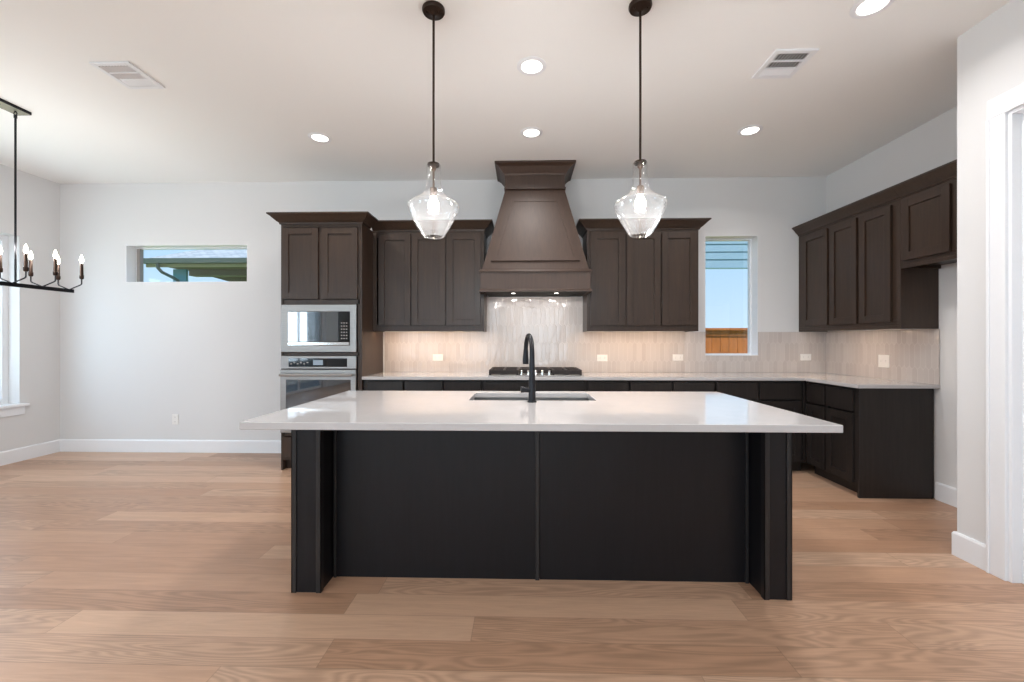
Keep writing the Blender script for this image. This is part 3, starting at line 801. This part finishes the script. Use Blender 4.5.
def post(x0, x1, inner):
    p = part('post', MB().box(x0 + 0.006, x1 - 0.006, IYF + 0.006, IYP + 0.012, 0, TOPZ), M['island'], il, bevel=0.001)
    e = MB()
    for a, c, wd in ((x0, x0 + 0.006, 1), (x1 - 0.006, x1, -1)):
        e.box(a, c, IYF, IYF + 0.030, 0, TOPZ)
        e.box(*(sorted((a if wd > 0 else c, (a if wd > 0 else c) + wd * 0.026))), IYF, IYF + 0.0055, 0, TOPZ)
    part('corner_moulding', e, M['island_trim'], p, bevel=0.0012)
    return p
post(IX0, LXL, 1)
post(LXR, IX1, -1)
it = MB()
hxs = [-1.226, -0.320, 0.430, 1.334]; hys = [1.826, 2.530, 2.885, 2.990]
vt = {}
for k, z in enumerate((0.8825, 0.915)):
    for i, x in enumerate(hxs):
        for j, y in enumerate(hys):
            vt[i, j, k] = it.bm.verts.new((x, y, z))
for k in (0, 1):
    for i in range(3):
        for j in range(3):
            if i == 1 and j == 1: continue
            it.bm.faces.new((vt[i, j, k], vt[i + 1, j, k], vt[i + 1, j + 1, k], vt[i, j + 1, k]))
def qd(a, b_):
    it.bm.faces.new((vt[a + (0,)], vt[b_ + (0,)], vt[b_ + (1,)], vt[a + (1,)]))
for i in range(3):
    qd((i, 0), (i + 1, 0)); qd((i, 3), (i + 1, 3)); qd((0, i), (0, i + 1)); qd((3, i), (3, i + 1))
qd((1, 1), (2, 1)); qd((1, 2), (2, 2)); qd((1, 1), (1, 2)); qd((2, 1), (2, 2))
single('island_countertop', it, M['quartz'], 'white stone countertop overhanging the island, with sink cut-out', 'countertop', bevel=0.003)

# undermount sink
sk = thing('kitchen_sink', 'stainless steel undermount sink set into the island countertop', 'sink', (0.055, 2.71, 0.66))
a0, a1, c0, c1, sz, tk = -0.328, 0.438, 2.522, 2.893, 0.665, 0.006
q = MB().box(a0 - tk, a1 + tk, c0 - tk, c1 + tk, sz - tk, sz).box(a0 - tk, a0, c0, c1, sz, 0.882).box(a1, a1 + tk, c0, c1, sz, 0.882).box(a0 - tk, a1 + tk, c0 - tk, c0, sz, 0.882).box(a0 - tk, a1 + tk, c1, c1 + tk, sz, 0.882)
part('basin', q, M['steel'], sk)
part('drain', MB().lathe(0.055, 2.71, [(0, 0.668), (0.03, 0.668), (0.045, 0.670), (0.05, 0.6655), (0, 0.6655)], 24), M['chrome'], sk, smooth=True)

# faucet
fx_, fy_ = 0.051, 2.462
fc = thing('faucet', 'matte black gooseneck kitchen faucet on the island beside the sink', 'faucet', (fx_, fy_, 0.915))
part('base', MB().lathe(fx_, fy_, [(0, 0.9155), (0.027, 0.9155), (0.027, 0.921), (0.022, 0.924), (0, 0.924)], 28), M['black'], fc, smooth=True)
pts = [(fx_, fy_, 0.923), (fx_, fy_, 1.02), (fx_, fy_, 1.10), (fx_, fy_, 1.20)]; rd = [0.0215, 0.0195, 0.017, 0.0145]
hdx, hdy = 0.017, 2.652
R_ = 0.5 * math.hypot(hdx - fx_, hdy - fy_)
ux, uy = (hdx - fx_) / (2 * R_), (hdy - fy_) / (2 * R_)
for k in range(1, 15):
    th_ = PI * k / 14 * 0.97
    s1 = R_ * (1 - math.cos(th_)); zz = 1.20 + R_ * math.sin(th_)
    pts.append((fx_ + ux * s1, fy_ + uy * s1, zz)); rd.append(0.0140 - 0.0008 * k / 14)
part('spout', MB().tube(pts, rd, 20), M['black'], fc, smooth=True)
ex, ey, ez = pts[-1]
part('spray_head', MB().tube([(ex, ey, ez + 0.002), (ex + ux * 0.004, ey + uy * 0.004, ez - 0.03), (ex + ux * 0.006, ey + uy * 0.006, ez - 0.066), (ex + ux * 0.007, ey + uy * 0.007, 1.122)], [0.0145, 0.0165, 0.0195, 0.0185], 20), M['black'], fc, smooth=True)
part('handle', MB().tube([(fx_ - 0.012, fy_, 0.985), (fx_ - 0.048, fy_ - 0.004, 0.986)], 0.016, 18).tube([(fx_ - 0.048, fy_ - 0.004, 0.986), (fx_ - 0.064, fy_ - 0.006, 0.987)], 0.0185, 18), M['black'], fc, smooth=True)

# ------------------------------------------------------------------ outlets
def outlet(loc, label, rz, vertical=False, w=0.115, h=0.072, grp='outlets in the backsplash'):
    """built facing -Y, centre at loc, then turned"""
    t = thing('power_outlet', label, 'outlet', (0, 0, 0), grp)
    W_, H_ = (h, w) if vertical else (w, h)
    part('cover_plate', MB().box(-W_ / 2, W_ / 2, -0.006, -0.0005, -H_ / 2, H_ / 2), M['plastic'], t, bevel=0.002)
    for s_ in (-1, 1):
        a_, b_ = s_ * 0.026 - 0.016, s_ * 0.026 + 0.016
        d = MB().box(-0.016, 0.016, -0.008, -0.006, a_, b_) if vertical else MB().box(a_, b_, -0.008, -0.006, -0.016, 0.016)
        r = part('receptacle', d, M['plastic'], t, bevel=0.001)
        for g in (-0.006, 0.006):
            q = MB().box(g - 0.0012, g + 0.0012, -0.0085, -0.008, s_ * 0.026 - 0.005, s_ * 0.026 + 0.005) if vertical else MB().box(s_ * 0.026 - 0.005, s_ * 0.026 + 0.005, -0.0085, -0.008, g - 0.0012, g + 0.0012)
            part('slot', q, M['plastic_grey'], r)
    t.location = loc; t.rotation_euler = (0, 0, rz)
    return t
TF = YB - tt
o1 = outlet((-0.948, TF, 1.075), 'white outlet plate on the tile left of the cooktop', 0)
dup(o1, (0.871, TF, 1.073), 'white outlet plate on the tile just right of the cooktop')
dup(o1, (1.696, TF, 1.078), 'white outlet plate on the tile just left of the tall window')
dup(o1, (3.073, TF, 1.083), 'white outlet plate on the back wall tile between the tall window and the corner')
o5 = outlet((XR - tt, 4.005, 1.078), 'squarish white outlet plate on the right wall tile', -PI / 2, w=0.118, h=0.115)
o6 = outlet((-3.935, YB, 0.372), 'upright white outlet plate low on the dining wall', 0, vertical=True)
del o6['group']

# ------------------------------------------------------------------ recessed lights
rl = thing('recessed_light', 'round recessed ceiling light at top centre, larger of the two above the hood', 'ceiling light', (0, 0, HC), 'recessed ceiling lights')
part('trim_ring', MB().lathe(0, 0, [(0.0665, HC - 0.0005), (0.096, HC - 0.0005), (0.096, HC - 0.004), (0.072, HC - 0.009), (0.0665, HC - 0.006)], 40, close=True), M['trim'], rl, smooth=True)
part('lens', MB().lathe(0, 0, [(0, HC - 0.005), (0.066, HC - 0.005), (0.066, HC - 0.001), (0, HC - 0.001)], 36), M['lens'], rl)
area('downlight', (0, 0, HC - 0.012), (0, 0, -1), 0.125, 0.125, P_CAN, WARM, rl, spread=math.radians(150), disk=True)
cans = [((0.056, 2.795), 'round recessed ceiling light midway between the two pendant rods, nearer the camera'),
        ((0.072, 3.690), 'round recessed ceiling light directly in front of the range hood crown'),
        ((-1.785, 3.735), 'round recessed ceiling light over the oven tower, left of the pendants'),
        ((1.925, 3.700), 'round recessed ceiling light above the tall kitchen window, right of the pendants'),
        ((1.853, 2.330), 'round recessed ceiling light at the top right edge near the pantry wall')]
for i, ((x, y), lab) in enumerate(cans):
    if i == 0:
        rl.location = (x, y, HC); rl['label'] = lab
    else:
        dup(rl, (x, y, HC), lab)
for i, (x, y) in enumerate([(-1.80, 0.5), (0.2, 0.7), (1.85, 0.5), (-3.6, 0.2), (-1.8, -2.2), (0.6, -2.2), (-3.8, -2.2)]):  # unseen downlights, added to brighten the foreground floor
    c = dup(rl, (x, y, HC), 'round recessed light in the living room ceiling behind the viewpoint')
    c['group'] = 'recessed lights behind the viewpoint'

# ------------------------------------------------------------------ ceiling vents
def vent(cx, cy, label, sgn):
    t = thing('ceiling_vent', label, 'vent', (cx, cy, HC), 'ceiling air vents')
    hx_, hy_ = 0.130, 0.142
    f = MB(); z0, z1 = HC - 0.012, HC - 0.0005; e = 0.030
    f.box(cx - hx_, cx - hx_ + e, cy - hy_, cy + hy_, z0, z1).box(cx + hx_ - e, cx + hx_, cy - hy_, cy + hy_, z0, z1)
    f.box(cx - hx_ + e, cx + hx_ - e, cy - hy_, cy - hy_ + e, z0, z1).box(cx - hx_ + e, cx + hx_ - e, cy + hy_ - e, cy + hy_, z0, z1)
    yb = [cy - hy_ + e, cy - 0.037, cy + 0.037, cy + hy_ - e]
    for q in yb[1:3]:
        f.box(cx - hx_ + e, cx + hx_ - e, q - 0.006, q + 0.006, z0, z1)
    part('frame', f, M['trim'], t, bevel=0.002)
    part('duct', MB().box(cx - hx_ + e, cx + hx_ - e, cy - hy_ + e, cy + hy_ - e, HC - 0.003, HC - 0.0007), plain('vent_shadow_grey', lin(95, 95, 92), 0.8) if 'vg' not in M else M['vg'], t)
    s = MB()
    for bi in range(3):
        ya, yc = yb[bi] + 0.007, yb[bi + 1] - 0.007
        if bi < 2:
            n_ = 10
            for k in range(n_):
                x = cx - hx_ + e + 0.010 + k * (2 * (hx_ - e) - 0.020) / (n_ - 1)
                d = 0.006 * sgn
                s.hexa([(x - 0.0012 - d, ya, z0 + 0.0005), (x + 0.0012 - d, ya, z0 + 0.0005), (x + 0.0012 - d, yc, z0 + 0.0005), (x - 0.0012 - d, yc, z0 + 0.0005),
                        (x - 0.0012 + d, ya, HC - 0.0035), (x + 0.0012 + d, ya, HC - 0.0035), (x + 0.0012 + d, yc, HC - 0.0035), (x - 0.0012 + d, yc, HC - 0.0035)])
        else:
            for k in range(5):
                y = ya + (yc - ya) * (k + 0.5) / 5
                s.hexa([(cx - hx_ + e, y + 0.005, z0 + 0.0005), (cx + hx_ - e, y + 0.005, z0 + 0.0005), (cx + hx_ - e, y + 0.007, z0 + 0.0005), (cx - hx_ + e, y + 0.007, z0 + 0.0005),
                        (cx - hx_ + e, y - 0.006, HC - 0.0035), (cx + hx_ - e, y - 0.006, HC - 0.0035), (cx + hx_ - e, y - 0.004, HC - 0.0035), (cx - hx_ + e, y - 0.004, HC - 0.0035)])
    part('louvre', s, M['trim'], t)
    return t
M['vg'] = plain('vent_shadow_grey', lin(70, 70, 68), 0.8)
vent(1.676, 2.812, 'white square ceiling vent on the right side of the ceiling', 1)
vent(-2.645, 2.820, 'white square ceiling vent on the left side of the ceiling', 1)

# ------------------------------------------------------------------ pendants
px_, py_ = -0.481, 2.30
pd = thing('pendant_light', 'clear glass pendant hanging over the left half of the island', 'pendant light', (px_, py_, HC), 'pendant lights over the island')
cn = part('canopy', MB().lathe(px_, py_, [(0, HC - 0.001), (0.060, HC - 0.001), (0.061, HC - 0.012), (0.056, HC - 0.022), (0.020, HC - 0.026), (0.010, HC - 0.034), (0, HC - 0.034)], 36), M['bronze'], pd, smooth=True)
for s_ in (-0.035, 0.035):
    part('screw', MB().lathe(px_ + s_, py_ - 0.012, [(0, HC - 0.030), (0.005, HC - 0.029), (0.006, HC - 0.0225), (0, HC - 0.0225)], 12), M['bronze'], cn)
part('rod', MB().tube([(px_, py_, HC - 0.030), (px_, py_, 2.225)], 0.0065, 14), M['bronze'], pd, smooth=True)
part('cap', MB().lathe(px_, py_, [(0, 2.226), (0.010, 2.225), (0.018, 2.219), (0.032, 2.217), (0.034, 2.210), (0.030, 2.204), (0, 2.203)], 30), M['bronze'], pd, smooth=True)
sk_ = part('socket', MB().lathe(px_, py_, [(0, 2.204), (0.014, 2.204), (0.014, 2.185), (0.0055, 2.178), (0.0055, 2.090), (0.019, 2.086), (0.020, 2.050), (0.018, 2.044), (0, 2.044)], 24), M['socket'], pd, 'bronze lamp socket inside the glass', smooth=True)
part('bulb', MB().lathe(px_, py_, [(0, 2.043), (0.013, 2.042), (0.015, 2.032), (0.026, 2.012), (0.030, 1.992), (0.027, 1.974), (0.016, 1.960), (0, 1.955)], 24), M['bulb'], sk_, 'glowing bulb', smooth=True)
prof = [(0.0385, 2.208), (0.0385, 2.150), (0.0390, 2.105), (0.044, 2.080), (0.056, 2.055), (0.078, 2.035), (0.108, 2.018), (0.130, 2.004), (0.1375, 1.993), (0.136, 1.978), (0.128, 1.955), (0.112, 1.922), (0.092, 1.885), (0.074, 1.855), (0.062, 1.836), (0.054, 1.824)]
inner = [(r - 0.004, z) for r, z in prof][::-1]
part('shade', MB().lathe(px_, py_, prof + inner, 56, close=True), M['shade'], pd, 'clear glass jug-shaped shade', smooth=True, angle=60)
def point(loc, p, col, parent, r=0.03):
    d = bpy.data.lights.new('bulb_light', 'POINT'); d.energy = p; d.color = col; d.shadow_soft_size = r
    o = bpy.data.objects.new('bulb_light', d); C.objects.link(o); o.parent = parent; o.location = Vector(loc) - Vector(parent['org'])
point((px_, py_, 1.935), P_PEND, WARM, pd)
dup(pd, (0.622, py_, HC), 'clear glass pendant hanging over the right half of the island')

# ------------------------------------------------------------------ chandelier (dining)
cx_ = -3.90
ch = thing('chandelier', 'black linear chandelier with candle bulbs in the dining area', 'chandelier', (cx_, 3.0875, HC))
cnp = part('canopy', MB().box(cx_ - 0.055, cx_ + 0.055, 2.915, 3.262, HC - 0.022, HC - 0.006), M['nickel'], ch, 'pale brushed metal underside plate', bevel=0.001)
part('canopy_rim', MB().box(cx_ - 0.058, cx_ + 0.058, 2.912, 2.9145, HC - 0.023, HC - 0.001).box(cx_ - 0.058, cx_ + 0.058, 3.2625, 3.265, HC - 0.023, HC - 0.001).box(cx_ - 0.058, cx_ - 0.0555, 2.9145, 3.2625, HC - 0.023, HC - 0.001).box(cx_ + 0.0555, cx_ + 0.058, 2.9145, 3.2625, HC - 0.023, HC - 0.001), M['black'], cnp, 'black rim')
part('screw', MB().lathe(cx_, 3.10, [(0, HC - 0.028), (0.007, HC - 0.027), (0.008, HC - 0.022), (0, HC - 0.022)], 14), M['black'], cnp)
for ry in (3.205, 2.970):
    r = MB()
    pr_ = [(cx_ + 0.012 * math.sin(2 * PI * k / 18), ry, HC - 0.040 + 0.014 * math.cos(2 * PI * k / 18)) for k in range(19)]
    r.tube(pr_, 0.0028, 8, caps=False)
    r.tube([(cx_, ry, HC - 0.0225), (cx_, ry, HC - 0.030)], 0.006, 12)
    r.tube([(cx_, ry, HC - 0.052), (cx_, ry, HC - 0.075)], 0.010, 12)
    r.tube([(cx_, ry, HC - 0.060), (cx_, ry, 1.706)], 0.0068, 12)
    part('rod', r, M['black'], ch, smooth=True)
part('bar', MB().box(cx_ - 0.014, cx_ + 0.014, 2.555, 3.626, 1.678, 1.708), M['black'], ch, bevel=0.002)
for k in range(6):
    for sd in (1, -1):
        sy = (3.585 if sd > 0 else 3.618) - k * 0.2065
        ox = cx_ + sd * 0.122
        a = part('arm', MB().tube([(cx_ + sd * 0.010, sy, 1.700), (ox - sd * 0.008, sy, 1.742), (ox - sd * 0.002, sy, 1.748), (ox, sy, 1.756), (ox, sy, 1.792)], 0.0048, 10), M['black'], ch, smooth=True)
        part('candle_sleeve', MB().lathe(ox, sy, [(0, 1.790), (0.011, 1.790), (0.0155, 1.798), (0.0155, 1.822), (0.0120, 1.826), (0.0110, 1.918), (0.008, 1.926), (0, 1.926)], 18), M['bronze'], a, smooth=True)
        part('bulb', MB().lathe(ox, sy, [(0, 1.926), (0.007, 1.928), (0.0125, 1.944), (0.0135, 1.956), (0.010, 1.976), (0.004, 1.994), (0, 2.000)], 16), M['bulb'], a, 'glowing flame bulb', smooth=True)
    point((cx_, 3.60 - k * 0.2065, 1.98), P_CHAN, WARM, ch, 0.05)

# ------------------------------------------------------------------ outside
gz = -0.32
g_ = MB().box(-22, 16, -16, YR - T, gz - 0.1, gz).box(-22, XL - T, YR - T, YB + T, gz - 0.1, gz).box(-22, 16, YB + T, 26, gz - 0.1, gz).box(XR + T, 16, YR - T, YB + T, gz - 0.1, gz)
struct('ground', g_, M['lawn'])
struct('patio', MB().box(-8.6, XL - T - 0.001, -6.5, 1.2, gz + 0.001, -0.03), M['concrete'])
struct('foundation', MB().box(XL - T, XR + T, YR - T, YB + T, gz - 0.05, -0.121), M['concrete'])
struct('roof', MB().box(XL - 0.75, XR + 0.5, YR - 3.2, YB + 0.75, HC + 0.151, HC + 0.35), M['brick'])  # unseen slab, rear overhang added to keep sun out of the room

def fence(name, label, axis, fixed, a0, a1, top, skip=None):
    n = int((a1 - a0) / 0.146)
    mid = (a0 + a1) / 2
    loc = (mid, fixed, gz) if axis == 'x' else (fixed, mid, gz)
    t = thing(name, label, 'fence', loc)
    def bx(mb, p0, p1, d0, d1, q0, q1):
        if axis == 'x': mb.box(p0, p1, fixed + d0, fixed + d1, q0, q1)
        else: mb.box(fixed - d1, fixed - d0, p0, p1, q0, q1)
        return mb
    for k in range(n):
        p = a0 + k * 0.146
        part('picket', bx(MB(), p, p + 0.140, 0, 0.016, gz, top - 0.04), M['fence'], t)
    part('cap_rail', bx(bx(MB(), a0, a1, -0.07, 0.09, top - 0.038, top), a0, a1, -0.022, -0.001, top - 0.13, top - 0.039), M['fence'], t)
    part('rail', bx(bx(MB(), a0, a1, 0.018, 0.055, gz + 0.3, gz + 0.39), a0, a1, 0.018, 0.055, top - 0.3, top - 0.21), M['fence'], t)
    return t
fence('wooden_fence', 'cedar board fence seen through the tall kitchen window', 'x', 7.5, -2.0, 8.0, 1.475)
fence('wooden_fence', 'sunlit board fence seen through the window at the left edge', 'y', -9.0, -1.0, 8.6, 1.80)

# clapboard gable beam seen high in the kitchen window
bm_ = thing('siding_beam', 'pale blue band of lap siding seen at the top of the kitchen window', 'siding', (5.0, 10.0, 2.9))
YSB = 10.0
zt0 = 1.27 + (340 - 268.5) / 430 * 10.08
for k in range(7):
    z = zt0 + k * 0.176
    part('board', MB().hexa([(2.5, YSB - 0.02, z), (8.0, YSB - 0.02, z), (8.0, YSB + 0.03, z), (2.5, YSB + 0.03, z), (2.5, YSB, z + 0.19), (8.0, YSB, z + 0.19), (8.0, YSB + 0.03, z + 0.19), (2.5, YSB + 0.03, z + 0.19)]), M['siding'], bm_)
part('lower_trim', MB().box(2.5, 8.0, YSB - 0.03, YSB + 0.06, zt0 - 0.035, zt0 - 0.001), M['siding'], bm_)
for pxx in (2.6, 7.9):
    part('post', MB().box(pxx - 0.08, pxx + 0.08, YSB - 0.05, YSB + 0.1, gz, zt0 - 0.036), M['siding'], bm_)

# neighbouring roof seen through the high window
nb = thing('neighbouring_house', 'grey shingled roof with dark eave and blue post beyond the high window', 'house', (-5.6, 11.0, gz))
ex0, ex1, eY, eZ = -8.15, -1.5, 9.0, 3.005
rs = 0.50
hip = 3.4
rv = MB()
rv.hexa([(ex0, eY, eZ), (ex1, eY, eZ), (ex1, eY + 7, eZ), (ex0, eY + 7, eZ),
         (ex0 + hip, eY + 3.4, eZ + 3.4 * rs), (ex1 - 1, eY + 3.4, eZ + 3.4 * rs), (ex1 - 1, eY + 3.6, eZ + 3.4 * rs), (ex0 + hip, eY + 3.6, eZ + 3.4 * rs)])
part('roof', rv, M['shingle'], nb)
part('gutter', MB().box(ex0, ex1, eY - 0.10, eY + 0.02, eZ - 0.105, eZ - 0.002), M['gutter'], nb)
part('fascia', MB().box(ex0 + 0.05, ex1, eY + 0.03, eY + 0.07, eZ - 0.17, eZ - 0.003), M['fascia'], nb)
part('soffit', MB().box(ex0 + 0.45, ex1, eY + 0.08, eY + 0.62, eZ - 0.16, eZ - 0.13), M['soffit'], nb)
part('beam', MB().box(-7.45, ex1, eY + 0.40, eY + 0.62, eZ - 0.30, eZ - 0.165), M['soffit'], nb)
part('column', MB().box(-7.77, -7.48, eY + 0.35, eY + 0.42, gz, eZ - 0.166), M['column'], nb, 'blue painted column')
part('downspout', MB().tube([(-7.78, eY - 0.04, eZ - 0.10), (-7.78, eY - 0.03, eZ - 0.20), (-7.74, eY + 0.02, eZ - 0.28), (-7.62, eY + 0.18, eZ - 0.38), (-7.62, eY + 0.30, eZ - 0.42), (-7.62, eY + 0.30, eZ - 0.7)], 0.032, 12), M['gutter'], nb, smooth=True)
part('wall', MB().prism([(-8.6, eY + 1.9, eZ + 0.05), (ex1, eY + 1.9, eZ + 0.05), (ex1, eY + 1.9, gz), (-7.3, eY + 1.9, gz), (-7.3, eY + 1.9, 2.70)], (0, 0.2, 0)), M['soffit'], nb)

# tree beyond the left fence
tr_ = thing('tree', 'leafy green tree beyond the fence outside the left window', 'tree', (-12.0, 9.3, gz))
part('trunk', MB().tube([(-12.0, 9.3, gz), (-12.1, 9.35, 1.6), (-12.0, 9.2, 3.2), (-11.9, 9.3, 4.4)], [0.2, 0.15, 0.11, 0.05], 12), M['bark'], tr_, smooth=True)
fo = MB(); rnd = random.Random(3)
for k in range(3800):
    th_ = rnd.uniform(0, 2 * PI); r_ = rnd.uniform(0, 1) ** 0.4; ph = math.acos(rnd.uniform(-1, 1))
    c_ = Vector((-12.0 + 2.0 * r_ * math.sin(ph) * math.cos(th_), 9.3 + 2.0 * r_ * math.sin(ph) * math.sin(th_), 3.6 + 1.9 * r_ * math.cos(ph)))
    d1_ = Vector((rnd.uniform(-1, 1), rnd.uniform(-1, 1), rnd.uniform(-1, 1))).normalized(); d2_ = d1_.orthogonal().normalized()
    s_ = rnd.uniform(0.08, 0.17)
    vv = [fo.bm.verts.new(c_ + d1_ * s_), fo.bm.verts.new(c_ + d2_ * s_ * 0.5), fo.bm.verts.new(c_ - d1_ * s_), fo.bm.verts.new(c_ - d2_ * s_ * 0.5)]
    fo.bm.faces.new(vv)
part('foliage', fo, M['leaf'], tr_)
